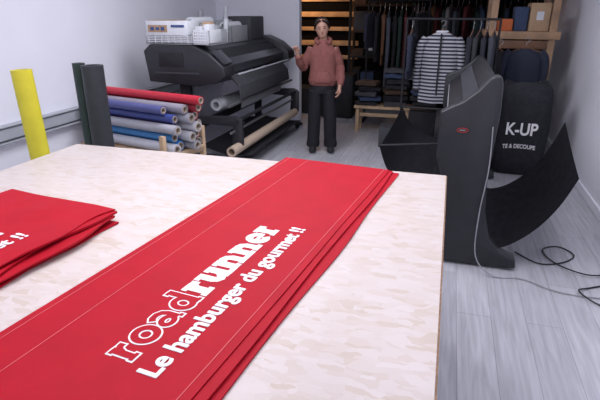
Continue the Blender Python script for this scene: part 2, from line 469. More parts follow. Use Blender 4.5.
for i, (x0, x1, y, z, r, c, nm) in enumerate(rolls):
    cx = (x0+x1)/2
    wx = RB[0]+cx*rc-y*rs; wy = RB[1]+cx*rs+y*rc
    e = thing('vinyl_roll', '%s vinyl roll lying in the low wooden rack' % nm, 'roll', (wx, wy, z-r), RR+math.radians(random.uniform(-.7, .7)), local=True, group='vinyl rolls in the rack')
    mm = mat('vinyl_'+nm.replace(' ', '_'), c, .35, var=.05)
    h = (x1-x0)/2
    t = bmesh.new(); a_pipe(t, (-h, 0, r), (h, 0, r), r-.001, r*.74, 26); put('vinyl_wrap', t, mm, e)
    t = bmesh.new(); a_pipe(t, (-h-.006, 0, r), (h+.004, 0, r), r*.72, r*.54, 22); put('core', t, M_core, e, label='cardboard core')

# ------------------------------------------------------------ large printer along left wall
pr = thing('large_format_printer', 'wide black large format printer on a stand with media rolls', 'printer', (-2.6, 5.7, 0))
prof = [(-3.04, .94), (-3.08, 1.25), (-3.0, 1.32), (-2.52, 1.315), (-2.33, 1.235), (-2.18, 1.11), (-2.16, 1.02), (-2.28, .94), (-2.5, .91)]
put('end_cover', prism(prof, 4.66, 4.94, bev=.012, seg=3), M_blk, pr)
put('end_cover', prism(prof, 6.80, 7.1, bev=.012, seg=3), M_blk, pr)
put('end_groove', prism([(-2.96, 1.03), (-2.45, 1.03), (-2.45, 1.045), (-2.96, 1.045)], 4.652, 4.665), M_dgry, pr, label='thin grey groove on the end cover')
put('end_hatch', prism([(-2.9, 1.10), (-2.62, 1.10), (-2.62, 1.24), (-2.9, 1.24)], 4.650, 4.665, bev=.003), M_blk2, pr, label='matte access hatch on the end cover')
prof2 = [(-3.02, .95), (-3.03, 1.21), (-2.94, 1.27), (-2.54, 1.27), (-2.38, 1.20), (-2.26, 1.08), (-2.26, 1.02), (-2.4, .95)]
put('main_body', prism(prof2, 4.92, 6.82, bev=.008), M_blk2, pr)
put('front_cover', prism([(-2.55, 1.285), (-2.24, 1.10), (-2.235, 1.01), (-2.25, 1.01), (-2.256, 1.09), (-2.55, 1.265)], 4.98, 6.76, bev=.003), M_smoke, pr, label='flat sloping smoked front lid')
put('control_panel', prism([(-2.32, 1.25), (-2.19, 1.125), (-2.175, 1.14), (-2.305, 1.265)], 4.70, 4.90, bev=.003), M_smoke, pr, label='small control panel with screen')
put('accent_strip', prism([(-2.165, 1.0), (-2.15, 1.0), (-2.15, 1.012), (-2.165, 1.012)], 5.0, 6.75), M_lgt, pr, label='light grey strip under the cover')
put('paper_guide', prism([(-2.42, .92), (-2.24, .97), (-2.16, .88), (-2.14, .74), (-2.16, .74), (-2.18, .87), (-2.25, .94), (-2.42, .90)], 5.02, 6.74, bev=.003), M_dgry, pr, label='dark curved paper guide')
for y in (4.80, 6.92):
    put('leg', prism([(-2.75, .95), (-2.74, .12), (-2.65, .12), (-2.63, .95)], y-.035, y+.035, bev=.008), M_blk2, pr)
    put('foot', prism([(-3.05, .05), (-3.05, .09), (-2.8, .14), (-2.4, .14), (-2.02, .09), (-2.0, .05)], y-.04, y+.04, bev=.01), M_blk2, pr)
    for x in (-2.99, -2.08):
        put('caster', sweep([(x, y-.02, .03), (x, y+.02, .03)], .03, 14), M_blk2, pr)
put('cross_beam', box((-2.68, 5.85, .42), (.07, 2.06, .08), .01), M_blk2, pr)
put('cross_bar', sweep([(-2.10, 4.75, .55), (-2.10, 6.95, .55)], .020, 14), M_blk2, pr)
put('cross_bar', sweep([(-2.14, 4.68, .43), (-2.14, 7.0, .43)], .014, 14), M_met, pr, label='thin metal bar')
put('cross_bar', sweep([(-2.18, 4.75, .70), (-2.18, 6.95, .70)], .018, 14), M_met, pr, label='thin metal bar')
for y in (4.80, 6.9):
    put('roll_holder', prism([(-2.64, .50), (-2.64, .57), (-2.12, .59), (-2.05, .55), (-2.05, .26), (-2.14, .19), (-2.18, .22), (-2.16, .48)], y-.025, y+.025, bev=.008), M_blk, pr)
put('media_sheet', prism([(-2.225, .94), (-2.22, .94), (-2.205, .74), (-2.23, .6), (-2.235, .6), (-2.215, .74)], 5.2, 6.6), M_gry, pr, label='grey sheet of media feeding down')
t = bmesh.new(); a_pipe(t, (-2.10, 4.58, .255), (-2.10, 6.85, .255), .054, .036); put('take_up_roll', t, M_paper, pr, label='brown paper take-up roll')
t = bmesh.new(); a_pipe(t, (-2.45, 5.0, .66), (-2.45, 6.7, .66), .065, .035); put('feed_roll', t, M_film, pr, label='white feed roll')
put('catch_tray', prism([(-2.6, .20), (-2.3, .12), (-2.0, .14), (-2.0, .15), (-2.3, .132), (-2.6, .215)], 4.9, 6.8), M_blk2, pr)

PZ = 1.322
def crate(name, c, s, m, label, base_z, wall=.012, cat='box', slot=True):
    x, y = c; w, d, h = s
    e = thing(name, label, cat, (x, y, base_z))
    t = box((x, y, base_z+.006), (w, d, .012))
    for sx in (-1, 1): a_box(t, (x+sx*(w/2-wall/2), y, base_z+h/2), (wall, d, h), .002)
    for sy in (-1, 1):
        if slot:
            n = 5
            for k in range(n):
                a_box(t, (x, y+sy*(d/2-wall/2), base_z+h*(k+.5)/n), (w, wall, h/n*.62))
            for k in range(7): a_box(t, (x-w/2+w*(k+.5)/7, y+sy*(d/2-wall/2), base_z+h/2), (.012, wall*.9, h))
        else: a_box(t, (x, y+sy*(d/2-wall/2), base_z+h/2), (w, wall, h), .002)
    put('shell', t, m, e)
    return e
crate('plastic_crate', (-2.78, 4.82), (.52, .30, .085), M_lgt, 'shallow light grey crate under a printed carton', PZ, cat='crate')
cb = thing('carton', 'grey and white printed carton with blue and brown print', 'box', (-2.80, 4.82, PZ+.0855))
put('carton_body', box((-2.80, 4.82, PZ+.0855+.07), (.47, .27, .14), .004), M_film, cb)
put('carton_flap', box((-2.86, 4.82, PZ+.0855+.143), (.32, .26, .004), .001), M_card, cb, label='brown open flap')
put('printed_band', box((-2.90, 4.684, PZ+.15), (.22, .003, .07)), M_card, cb, label='brown printed panel')
M_bp = mat('blue_print', (.05, .08, .22), .6)
for k in range(3): put('print_mark', box((-2.96+.06*k, 4.681, PZ+.15), (.04, .003, .034-.008*(k % 2))), M_bp, cb, label='dark blue print')
put('print_mark', box((-2.67, 4.684, PZ+.175), (.15, .003, .024)), M_bp, cb, label='dark blue print')
crate('plastic_crate', (-2.42, 4.84), (.19, .30, .14), M_film, 'white slotted plastic tray of supplies', PZ, cat='crate')
for i, (bx, by, s, m, c) in enumerate(((-2.455, 4.78, (.08, .12, .16), M_lgt, 'light grey'), (-2.375, 4.80, (.06, .14, .18), M_film, 'white'), (-2.44, 4.91, (.09, .10, .20), M_card, 'brown'), (-2.36, 4.92, (.06, .08, .17), M_gry, 'grey'))):
    put('supply_box', box((bx, by, PZ+.013+s[2]/2), s, .004), m, base=(bx, by, PZ+.013), label='small %s supply box standing in the tray' % c, cat='box', group='supply boxes in the tray')
crate('plastic_crate', (-2.74, 5.35), (.40, .46, .17), M_lgt, 'pale grey plastic crate on top of the printer', PZ-.05, cat='crate')
crate('plastic_crate', (-2.72, 5.98), (.36, .5, .20), M_gry, 'grey plastic crate on top of the printer', PZ-.05, cat='crate')
for i, (x, y, r, ln, m, c, up) in enumerate(((-2.82, 5.35, .05, .44, M_film, 'white', .12), (-2.68, 5.34, .05, .4, M_gry, 'grey', .12), (-2.75, 5.34, .045, .5, M_film, 'white', .20), (-2.78, 5.98, .06, .45, M_gry, 'grey', .13), (-2.65, 5.96, .05, .45, M_film, 'white', .13))):
    zz = PZ-.035+r+up
    t = bmesh.new(); a_pipe(t, (x, y-ln/2, zz), (x, y+ln/2, zz), r, r*.5)
    put('media_roll', t, m, base=(x, y, zz-r), label='short %s media roll lying in a crate' % c, cat='roll', group='rolls in printer crates')
put('equipment_case', box((-2.74, 6.6, PZ+.10), (.40, .5, .30), .02), M_dgry, base=(-2.74, 6.6, PZ-.05), label='dark grey equipment case on top of the printer', cat='case')
for i, (x, y, h, m, c) in enumerate(((-2.92, 5.66, .38, M_gry, 'grey'), (-2.60, 5.66, .28, M_film, 'white'), (-2.88, 6.29, .42, M_lgt, 'light grey'))):
    t = bmesh.new(); a_pipe(t, (x, y, PZ-.05), (x+.02, y+.01, PZ-.05+h), .030, .018, 18)
    put('upright_roll', t, m, base=(x, y, PZ-.05), label='short %s roll standing upright on the printer' % c, cat='roll', group='upright rolls on the printer')

# ------------------------------------------------------------ second machine (end-on)
m2 = thing('large_format_cutter', 'black large format cutting plotter on a stand with fabric media slings', 'plotter', (.2, 4.1, 0))
leg = [(-.02, 1.05), (.04, 1.085), (.11, 1.12), (.19, 1.19), (.25, 1.265), (.28, 1.285), (.315, 1.28), (.33, 1.22), (.335, 1.05), (.315, .62), (.33, .40), (.38, .22), (.46, .13), (.56, .09), (.57, .02), (.08, .02), (.075, .3), (.03, .62), (-.02, .76)]
put('end_panel', prism(leg, 3.20, 3.30, bev=.014, seg=4), M_blk, m2, label='tall glossy black end panel')
leg2 = [(x, z if z < 1.0 else 1.0+(z-1.0)*.85) for x, z in leg]
put('end_panel', prism(leg2, 5.18, 5.28, bev=.012, seg=3), M_blk, m2)
cov = [(.03, .84), (.03, .99), (.12, 1.06), (.21, 1.15), (.27, 1.245), (.31, 1.245), (.32, 1.05), (.3, .84)]
put('main_cover', prism(cov, 3.29, 5.19, bev=.008), M_blk2, m2, label='long dark sloping top cover')
put('glass_lid', prism([(.125, 1.068), (.212, 1.156), (.206, 1.162), (.119, 1.074)], 3.40, 5.1), M_smoke, m2, label='smoked glossy lid')
put('front_rail', prism([(.02, .95), (.028, .95), (.028, .965), (.02, .965)], 3.32, 5.16), M_gry, m2, label='thin grey front rail')
put('beam', box((.18, 4.24, .6), (.1, 1.9, .12), .01), M_blk2, m2)
put('beam', box((.2, 4.24, .16), (.1, 1.9, .08), .01), M_blk2, m2)
rg = [(.125+.033*math.cos(a*math.pi/12), 3.196, .945+.013*math.sin(a*math.pi/12)) for a in range(24)]
put('badge', sweep(rg, .0026, 6, closed=True), mat('red_badge', (.42, .02, .02), .5), m2, label='small red oval badge')
put('badge_bar', box((.125, 3.197, .945), (.035, .004, .005)), M_gry, m2)
def cloth(near, far, y0, y1, th=.008, n=10, sg=.03):
    A = smooth_pts([(x, 0, z) for x, z in near], 5); C = smooth_pts([(x, 0, z) for x, z in far], 5)
    bm = bmesh.new(); g = []
    for j in range(n+1):
        f = j/n; row = []
        for i, (p, q) in enumerate(zip(A, C)):
            s = i/(len(A)-1)
            w = math.sin(math.pi*f)*(.35*(1-s)+math.sin(math.pi*s))
            row.append(bm.verts.new((p.x*(1-f)+q.x*f, y0+(y1-y0)*f, p.z*(1-f)+q.z*f-sg*w)))
        g.append(row)
    for j in range(n):
        for i in range(len(A)-1): bm.faces.new((g[j][i], g[j][i+1], g[j+1][i+1], g[j+1][i]))
    bmesh.ops.solidify(bm, geom=bm.faces[:], thickness=th)
    return bm
put('fabric_sling', cloth([(-.41, .75), (-.34, .58), (-.21, .48), (-.06, .44), (.05, .46)], [(-.37, .82), (-.30, .69), (-.19, .60), (-.06, .56), (.05, .58)], 3.38, 4.6), M_fab, m2, label='sagging black fabric media sling in front')
put('fabric_sling', cloth([(.85, .67), (.77, .47), (.66, .30), (.52, .17), (.40, .12), (.35, .13)], [(.87, .88), (.79, .66), (.68, .48), (.55, .36), (.43, .31), (.35, .33)], 3.26, 4.0), M_fab, m2, label='sagging black fabric media sling behind')
for pts in ([(.03, 3.40, .80), (-.41, 3.40, .755)], [(.03, 4.56, .82), (-.37, 4.56, .825)]):
    put('sling_rod', sweep(pts, .008, 8), M_blk2, m2)

# cables
cw = mat('pale_cable', (.30, .30, .32), .5); ck = mat('black_cable', (.02, .02, .02), .5)
put('cable', sweep(smooth_pts([(.30, 3.185, .98), (.31, 3.18, .7), (.29, 3.17, .4), (.30, 3.12, .12), (.42, 3.08, .012), (.6, 3.1, .008), (.78, 3.0, .008), (.95, 2.98, .008), (1.15, 3.0, .008)]), .0038, 8), cw, base=(.5, 3.1, 0), label='pale cable hanging from the machine onto the floor', cat='cable')
put('cable', sweep(smooth_pts([(.60, 3.50, .008), (.74, 3.36, .008), (.9, 3.42, .008), (1.0, 3.56, .008), (.92, 3.68, .008), (.8, 3.6, .008), (.84, 3.4, .012), (1.0, 3.26, .02), (1.16, 3.32, .012), (1.3, 3.5, .008)]), .005, 8), ck, base=(.9, 3.5, 0), label='black cable looped on the floor', cat='cable')
put('cable', sweep(smooth_pts([(1.28, 3.36, .008), (1.15, 3.2, .008), (1.0, 3.10, .008), (.92, 3.02, .02), (1.0, 2.9, .012), (1.12, 2.88, .008), (1.3, 3.0, .008)]), .005, 8), ck, base=(1.1, 3.1, 0), label='black cable tangled on the floor near the wall', cat='cable')
ps = thing('power_strip', 'white multi-socket power strip lying on the floor', 'power strip', (1.17, 3.10, 0))
put('strip_body', box((1.17, 3.10, .018), (.24, .05, .034), .006, rz=.5), M_lgt, ps)
put('plug', box((1.12, 3.075, .05), (.035, .035, .03), .006, rz=.5), M_blk2, ps)
put('plug', box((1.18, 3.108, .05), (.035, .035, .03), .006, rz=.5), M_blk2, ps)

# ------------------------------------------------------------ black sack
SX = .80
bg = thing('sack', 'big black fabric sack with white lettering standing by the wall', 'bag', (SX, 5.62, 0))
t = bmesh.new(); seg = 40; R = []
def sup(a, n=.55):
    c, s = math.cos(a), math.sin(a)
    return math.copysign(abs(c)**n, c), math.copysign(abs(s)**n, s)
for z, rx, ry in ((0, .22, .15), (.02, .25, .18), (.2, .27, .2), (.5, .27, .2), (.78, .26, .19), (.90, .25, .16), (.95, .21, .12), (.93, .16, .08)):
    row = []
    for k in range(seg):
        a = 2*math.pi*k/seg; w = 1+.02*math.sin(a*7+z*6)*(z > .05)
        cx, sy = sup(a)
        row.append(t.verts.new((SX+rx*w*cx, 5.62+ry*w*sy, z+.02*math.sin(a*3)*(z > .85))))
    R.append(row)
for i in range(len(R)-1):
    for k in range(seg): t.faces.new((R[i][k], R[i][(k+1) % seg], R[i+1][(k+1) % seg], R[i+1][k]))
t.faces.new(R[0][::-1]); t.faces.new(R[-1])
put('sack_body', t, M_fab, bg, smooth=60)
for s, size, zz, off, sx, cv in (('K-UP', .175, .445, .004, .80, 0), ('TE & DECOUPE', .060, .305, .001, .78, .25)):
    tx = text_bm(s, size, off, align='CENTER', ext=.003)
    for v in tx.verts: v.co.y -= cv*v.co.x*v.co.x
    xf(tx, Matrix.Translation((SX-.015, 5.408, zz)) @ Matrix.Rotation(math.pi/2, 4, 'X') @ Matrix.Diagonal((sx, 1, 1, 1)))
    put('lettering', tx, M_white, bg, smooth=0, label='white printed lettering')

# ------------------------------------------------------------ garments
M_str = mat_stripe('striped_knit', (.36, .36, .40), (.016, .018, .034), .038, .50)
def garment(x, y, ztop, rot, m, label, w=.44, ln=.72, d=.10, group=None, sleeve=.5, sr=.055, hang=True):
    e = thing('garment', label, 'clothing', (x, y, ztop-ln), rot, local=True, group=group)
    sh = ln-.02
    t = bmesh.new()
    seg = 30; rings = []
    for f, hw, hd in ((0, .46, 1.0), (.03, .48, 1.05), (.3, .46, .95), (.6, .45, .9), (.8, .46, .85), (.9, .46, .7), (.96, .32, .6), (1.0, .16, .5), (1.02, .14, .42)):
        row = []
        for k in range(seg):
            a = 2*math.pi*k/seg
            fold = 1+.22*math.sin(a*5+x*19+f*2)*(1-f)
            row.append(t.verts.new((w*hw*math.cos(a)*(1+.04*math.sin(x*31+f*5)*(1-f)), d*.5*hd*fold*math.sin(a)*1.1, f*sh)))
        rings.append(row)
    for i in range(len(rings)-1):
        for k in range(seg): t.faces.new((rings[i][k], rings[i][(k+1) % seg], rings[i+1][(k+1) % seg], rings[i+1][k]))
    t.faces.new(rings[0][::-1]); t.faces.new(rings[-1])
    put('garment_body', t, m, e)
    for s in (-1, 1):
        pts = smooth_pts([(s*w*.36, 0, sh*.92), (s*w*.49, -.01, sh*.8), (s*w*.54, -.015, sh*.5), (s*w*.53, -.01, sh*(1-sleeve*1.6) if sleeve > .4 else sh*.4)], 4)
        put('sleeve', sweep(pts, [sr*(1-.36*i/len(pts)) for i in range(len(pts))], 12), m, e)
    if hang:
        put('hanger', sweep([(-w*.38, 0, sh*.93), (0, 0, sh+.035), (w*.38, 0, sh*.93)], .006, 6), M_dkwood, e, label='clothes hanger')
        put('hanger_hook', sweep(smooth_pts([(0, 0, sh+.03), (0, 0, sh+.07), (.02, 0, sh+.085), (.025, 0, sh+.11), (0, 0, sh+.128), (-.022, 0, sh+.11)], 4), .003, 6), M_met, e)
    return e
rz = 1.56; ry = 5.75
cr = thing('clothes_rack', 'black metal clothes rack holding hanging garments', 'clothes rack', (.0, ry, 0))
put('rail', sweep([(-.48, ry, rz), (.47, ry, rz)], .012, 12), M_blk2, cr)
for x in (-.48, .47):
    put('post', sweep([(x, ry, .03), (x, ry, rz)], .012, 12), M_blk2, cr)
    put('foot', box((x, ry, .02), (.04, .5, .04), .008), M_blk2, cr)
g = garment(-.10, ry-.01, rz-.12, math.radians(-4), M_str, 'navy and white striped knitted sweater on a hanger', w=.43, ln=.76, d=.13, group='garments on the front rack')
put('collar', sweep([(.055*math.cos(a*math.pi/10), .03*math.sin(a*math.pi/10), .752) for a in range(20)], .012, 8, closed=True), M_lgt, g, label='white collar')
put('zip_band', box((0, -.072, .41), (.02, .006, .65)), M_blk2, g, label='dark zip band down the middle')
fc = [(.02, .02, .03), (.03, .03, .035), (.015, .015, .02), (.05, .055, .07)]
nmf = ['black', 'charcoal', 'black', 'slate grey']
for i in range(4):
    garment(.21+.07*i, ry, rz-.12, math.radians(76+random.uniform(-4, 4)), mat('cloth_'+nmf[i].replace(' ', '_'), fc[i], .9), '%s jacket hanging on the clothes rack' % nmf[i], w=.42, ln=.58+.14*random.random(), d=.055, sr=.030, group='garments on the front rack')
garment(-.42, ry+.0, rz-.12, math.radians(87), mat('cloth_navy', (.02, .025, .045), .9), 'dark navy jacket hanging on the clothes rack', w=.42, ln=.5, d=.05, sr=.03, group='garments on the front rack')
pal = [((.03, .03, .05), 'navy'), ((.06, .065, .085), 'grey'), ((.014, .014, .017), 'black'), ((.10, .018, .024), 'burgundy'), ((.034, .052, .10), 'denim blue'), ((.18, .17, .18), 'light grey'), ((.014, .014, .018), 'black'), ((.12, .055, .03), 'brown'), ((.02, .035, .03), 'dark green')]
def rail_of(x0, x1, fy, fz, n, lab, grp, pick):
    c2 = thing('clothes_rack', lab, 'clothes rack', ((x0+x1)/2, fy, 0))
    put('rail', sweep([(x0, fy, fz), (x1, fy, fz)], .012, 12), M_blk2, c2)
    for x in (x0, x1):
        put('post', sweep([(x, fy, .03), (x, fy, fz)], .012, 12), M_blk2, c2)
        put('foot', box((x, fy, .02), (.04, .5, .04), .008), M_blk2, c2)
    for i in range(n):
        c, nm = pal[pick(i) % 9]
        j = random.uniform(-.04, .04)
        garment(x0+.07+(x1-x0-.14)*i/(n-1)+j*.4, fy+j, fz-.12-abs(j), math.radians(84+random.uniform(-14, 14)), mat('rail_cloth_'+nm.replace(' ', '_'), c, .95), '%s garment hanging on the %s rail' % (nm, grp), w=.38+.14*random.random(), ln=.42+.70*random.random(), d=.045+.035*random.random(), sr=.033, group='garments on the %s rail' % grp)
rail_of(-.62, 1.2, 8.3, 1.86, 21, 'long black clothes rail filled with mixed garments', 'long', lambda i: i*5+i//3)
rail_of(-1.22, -.34, 7.75, 1.78, 10, 'short black clothes rail filled with dark garments', 'short', lambda i: (0, 2, 7, 1, 2, 8, 3, 2, 5, 6)[i])
garment(.78, 5.98, 1.27, math.radians(-8), mat('cloth_dark_navy', (.016, .02, .038), .85), 'dark navy padded jacket hanging above the black sack', w=.40, ln=.46, d=.16, sleeve=.45)
garment(.52, 6.00, 1.24, math.radians(25), mat('cloth_black_soft', (.015, .015, .018), .9), 'black coat hanging beside the navy jacket', w=.30, ln=.62, d=.12, sleeve=.45)

# ------------------------------------------------------------ wooden shelf on the right
ws = thing('wooden_shelf', 'large light brown wooden shelf unit carrying boxes by the wall', 'shelf', (.78, 6.7, 0))
for x in (.44, 1.08):
    for y in (6.38, 7.05):
        put('post', box((x, y, 1.0), (.075, .06, 2.0), .004), M_mwood, ws)
put('shelf_board', box((.76, 6.71, 1.38), (.80, .78, .085), .006), M_mwood, ws)
put('shelf_board', box((.76, 6.71, 1.95), (.76, .76, .04), .004), M_mwood, ws)
put('shelf_board', box((.76, 6.72, .8), (.66, .7, .04), .004), M_mwood, ws)
put('apron', box((.76, 6.36, 1.28), (.56, .03, .09), .004), M_dkwood, ws)
def cbox(x, y, z, s, m, label, name='box', cat='box', rz=0, tape=True):
    e = thing(name, label, cat, (x, y, z), rz, local=True)
    put('carton', box((0, 0, s[2]/2), s, .006), m, e)
    if tape:
        put('tape', box((0, 0, s[2]+.0005), (s[0]*.98, .05, .001)), M_paper, e)
        put('shipping_label', box((0, -s[1]/2-.0006, s[2]*.55), (s[0]*.35, .001, s[2]*.3)), M_lgt, e, label='pale shipping label')
    return e
M_den = mat('denim_fabric', (.04, .06, .12), .9); M_or = mat('orange_card', (.45, .11, .035), .8)
M_brn = mat('dark_brown_card', (.06, .034, .022), .8)
cbox(.93, 6.58, 1.4235, (.21, .36, .30), M_card, 'tan cardboard box on the wooden shelf')
cbox(.74, 6.58, 1.4235, (.14, .3, .26), M_den, 'dark blue carton on the wooden shelf', tape=False)
cbox(.57, 6.55, 1.4235, (.17, .3, .13), M_or, 'flat orange carton on the wooden shelf', tape=False)
cbox(.60, 6.72, .821, (.22, .4, .3), M_blk2, 'black storage box on the lower shelf board', tape=False)
cbox(.89, 6.72, .821, (.24, .4, .35), M_dgry, 'dark grey storage box on the lower shelf board', tape=False)
cbox(.76, 6.72, .0, (.42, .5, .5), M_blk2, 'large black storage box on the floor under the shelf', tape=False)

# ------------------------------------------------------------ storage shelving at back
su = thing('shelving_unit', 'dark metal shelving unit crowded with boxes', 'shelf', (-1.15, 8.6, 0))
for x in (-1.62, -.62):
    for y in (8.42, 8.82):
        put('post', box((x, y, 1.1), (.04, .04, 2.2), .004), M_blk2, su)
lv = (.42, .92, 1.32, 1.72)
for z in lv: put('shelf_board', box((-1.12, 8.62, z), (.96, .44, .03), .003), M_brn if z > 1 else M_blk2, su)
bc = [(M_blk2, 'black'), (M_brn, 'dark brown'), (M_dgry, 'dark grey'), (M_den, 'blue'), (M_blk2, 'black'), (M_brn, 'brown'), (M_dwall, 'black'), (M_dkwood, 'rust brown')]
q = 0
for z in lv:
    x = -1.56
    while x < -.80:
        w = random.uniform(.10, .24); h = random.uniform(.10, .34)
        m, nm = bc[(q*3+q//4) % 8]; q += 1
        cbox(x+w/2, 8.58+random.uniform(-.04, .04), z+.0155, (w, .3, h), m, '%s box on the dark shelving unit' % nm, tape=(q % 6 == 0)); x += w+.02
sl = thing('slat_screen', 'warm timber slats fixed on dark battens across the rear wall', 'slat screen', (-2.25, 9.0, 0))
t = bmesh.new()
for i, z in enumerate((.86, 1.10, 1.34, 1.58, 1.82)):
    a_box(t, (-2.22, 8.98, z), (1.30, .03, .065+.02*(i % 2)), .003)
put('slats', t, mat('warm_timber', (.58, .37, .21), .7, var=.35, scale=4), sl)
for x in (-2.75, -1.68):
    put('batten', box((x, 9.015, 1.25), (.06, .035, 2.5), .003), M_brn, sl)
cab = thing('cabinet', 'low dark cabinet with two doors', 'cabinet', (-1.70, 8.0, 0))
put('body', box((-1.70, 8.0, .36), (.54, .4, .66), .006), M_blk2, cab)
for s in (-1, 1):
    d = put('door', box((-1.70+s*.13, 7.79, .36), (.25, .02, .58), .004), M_blk2, cab)
    put('handle', sweep([(-1.70+s*.03, 7.77, .4), (-1.70+s*.03, 7.77, .5)], .006, 8), M_met, d)
for k in range(2): put('foot', box((-1.88+.36*k, 8.0, .015), (.05, .3, .03)), M_blk2, cab)
bch = thing('wooden_table', 'low pale wooden table piled with folded clothes', 'table', (-.9, 7.1, 0))
put('table_top', box((-.84, 7.1, .36), (.80, .34, .035), .004), M_wood, bch)
for x in (-1.19, -.49):
    for y in (6.98, 7.22): put('leg', box((x, y, .17), (.05, .05, .34), .004), M_wood, bch)
put('rail', box((-.84, 6.99, .25), (.64, .025, .05), .004), M_wood, bch)
fcs = [(M_blk2, 'black'), (M_den, 'dark blue'), (M_dgry, 'dark grey'), (M_trs, 'black'), (M_brn, 'dark brown'), (M_blk2, 'black')]
def pile(cx, cy, zz, n, q, where, grp):
    for j in range(n):
        m, nm = fcs[(q*2+j) % 6]
        h = .035+.03*random.random()
        t = slab(-.15, .15, -.12, .12, 0, h, 12, 10, lambda x, y: .012*noise.noise(Vector((x*11+j, y*11, q)))+.012, lambda x, y, f: .05*noise.noise(Vector((y*9, j, q*3))))
        put('folded_garment', t, m, base=(cx+random.uniform(-.03, .03), cy, zz), rot=random.uniform(-.35, .35), local=True, label='%s rumpled garment piled %s' % (nm, where), cat='clothing', group=grp)
        zz += h+.02
pile(-1.05, 7.1, .3785, 5, 0, 'on the low wooden table', 'clothes piled on the low table')
pile(-.68, 7.1, .3785, 7, 1, 'on the low wooden table', 'clothes piled on the low table')
cbox(-.27, 6.7, 0, (.34, .4, .42), M_blk2, 'black storage box on the floor near the clothes', tape=False)
pile(-.27, 6.7, .421, 5, 2, 'on a black storage box', 'clothes piled on the black box')
cbox(-.62, 6.35, 0, (.30, .34, .26), M_dgry, 'dark grey carton on the floor by the clothes rack', tape=False)
cbox(-2.35, 8.3, 0, (.5, .5, .42), M_blk2, 'black box on the floor beneath the slats', tape=False)

# ------------------------------------------------------------ person
pe = thing('person', 'woman in dusty rose hoodie and wide black trousers, one arm bent', 'person', (-1.42, 5.78, 0), math.radians(13), local=True)
LA = [(.122, .0, 1.235), (.172, .02, 1.13), (.206, .03, 1.01), (.216, -.03, .90), (.200, -.085, .81)]
RA = [(-.122, .0, 1.235), (-.186, .01, 1.13), (-.228, .01, 1.02), (-.266, -.09, 1.08), (-.288, -.17, 1.18)]
hx = -.01
TILT = Matrix.Translation((0, 0, -.012)) @ Matrix.Translation((hx, 0, 1.40)) @ Matrix.Rotation(math.radians(9), 4, 'X') @ Matrix.Rotation(math.radians(-5), 4, 'Y') @ Matrix.Diagonal((1.05, 1.03, 1.0, 1)) @ Matrix.Translation((-hx, 0, -1.40))
t = bmesh.new()
a_loft(t, [(hx, -.040, 1.370, .020, .020), (hx, -.034, 1.380, .036, .040), (hx, -.022, 1.40, .050, .060), (hx, -.008, 1.43, .061, .078), (hx, -.002, 1.455, .067, .087), (hx, 0, 1.48, .070, .090), (hx, .001, 1.51, .070, .090), (hx, .003, 1.545, .062, .080), (hx, .006, 1.57, .040, .052), (hx, .006, 1.582, .014, .018)], 28)
a_sweep(t, [(hx, -.086, 1.492), (hx, -.096, 1.470), (hx, -.102, 1.455), (hx, -.088, 1.448)], [.006, .008, .012, .010], 8)
for s in (-1, 1): a_ell(t, (hx+s*.070, .008, 1.468), (.010, .018, .03), 10)
xf(t, TILT)
a_loft(t, [(0, .01, .76, .10, .09), (0, .01, .82, .135, .10), (0, .0, .92, .12, .09), (0, 0, 1.0, .11, .08), (0, 0, 1.12, .115, .085), (0, 0, 1.20, .115, .072), (0, .005, 1.26, .08, .055), (0, .01, 1.31, .048, .044), (0, .008, 1.37, .042, .045), (0, .0, 1.40, .043, .053)])
for s in (-1, 1):
    a_sweep(t, smooth_pts([(s*.070, .01, .80), (s*.085, 0, .62), (s*.092, -.01, .45), (s*.098, .01, .28), (s*.102, .02, .08)], 3), [.070-.038*(i/12)**.8 for i in range(13)], 14)
    a_sweep(t, [(s*.104, .03, .055), (s*.108, -.05, .045), (s*.113, -.13, .035)], [.031, .030, .020], 12)
def arm(t, P, hand, curl):
    pp = smooth_pts(P, 3); n = len(pp)
    a_sweep(t, pp, [.036-.013*i/(n-1) for i in range(n)], 12)
    d, side, palm = [Vector(v).normalized() for v in hand]
    wv = Vector(P[-1])
    a_sweep(t, [wv-d*.02, wv+d*.02, wv+d*.05, wv+d*.078], [.020, .022, .025, .024], 10)
    for k, ln in zip(range(4), (.062, .072, .068, .052)):
        b = wv+d*.076+side*(.024-.016*k)
        c = curl
        a_sweep(t, [b-d*.015, b+d*ln*.4+palm*.008, b+d*ln*(.75-.35*c)+palm*(.020+.022*c), b+d*ln*(.9-.85*c)+palm*(.038+.006*c)], [.0085, .008, .0075, .006], 8)
    b = wv+d*.035+side*.022
    a_sweep(t, [b-side*.01, b+side*.020+d*.018+palm*.008, b+side*.014+d*.040+palm*.028], [.011, .0095, .0075], 8)
arm(t, LA, ((-.05, -.12, -1), (-.4, -1, 0), (-1, .3, -.1)), .4)
arm(t, RA, ((-.25, -.45, 1), (.8, -.2, .1), (-.1, -1, -.4)), .6)
body = put('body', t, M_skin, pe, smooth=180)
md = body.modifiers.new('fuse', 'REMESH'); md.mode = 'VOXEL'; md.voxel_size = .005; md.use_smooth_shade = True
t = bmesh.new()
a_loft(t, [(0, .005, .815, .152, .116), (0, .005, .83, .160, .122), (0, 0, .88, .170, .130), (0, 0, .98, .155, .120), (0, 0, 1.10, .150, .114), (0, 0, 1.18, .150, .108), (0, .003, 1.235, .137, .096), (0, .008, 1.275, .108, .083), (0, .012, 1.305, .080, .070), (0, .015, 1.330, .065, .060)], 28)
for P in (LA, RA):
    pp = smooth_pts([Vector(P[0])+Vector((0, 0, -.004))]+[Vector(p) for p in P[1:]], 4); n = len(pp)
    a_sweep(t, pp[:-1], [.060-.020*i/(n-1)+.004*math.sin(i*1.7) for i in range(n-1)], 14)
hd = put('hoodie', t, M_hood, pe, smooth=180, label='dusty rose hooded sweatshirt')
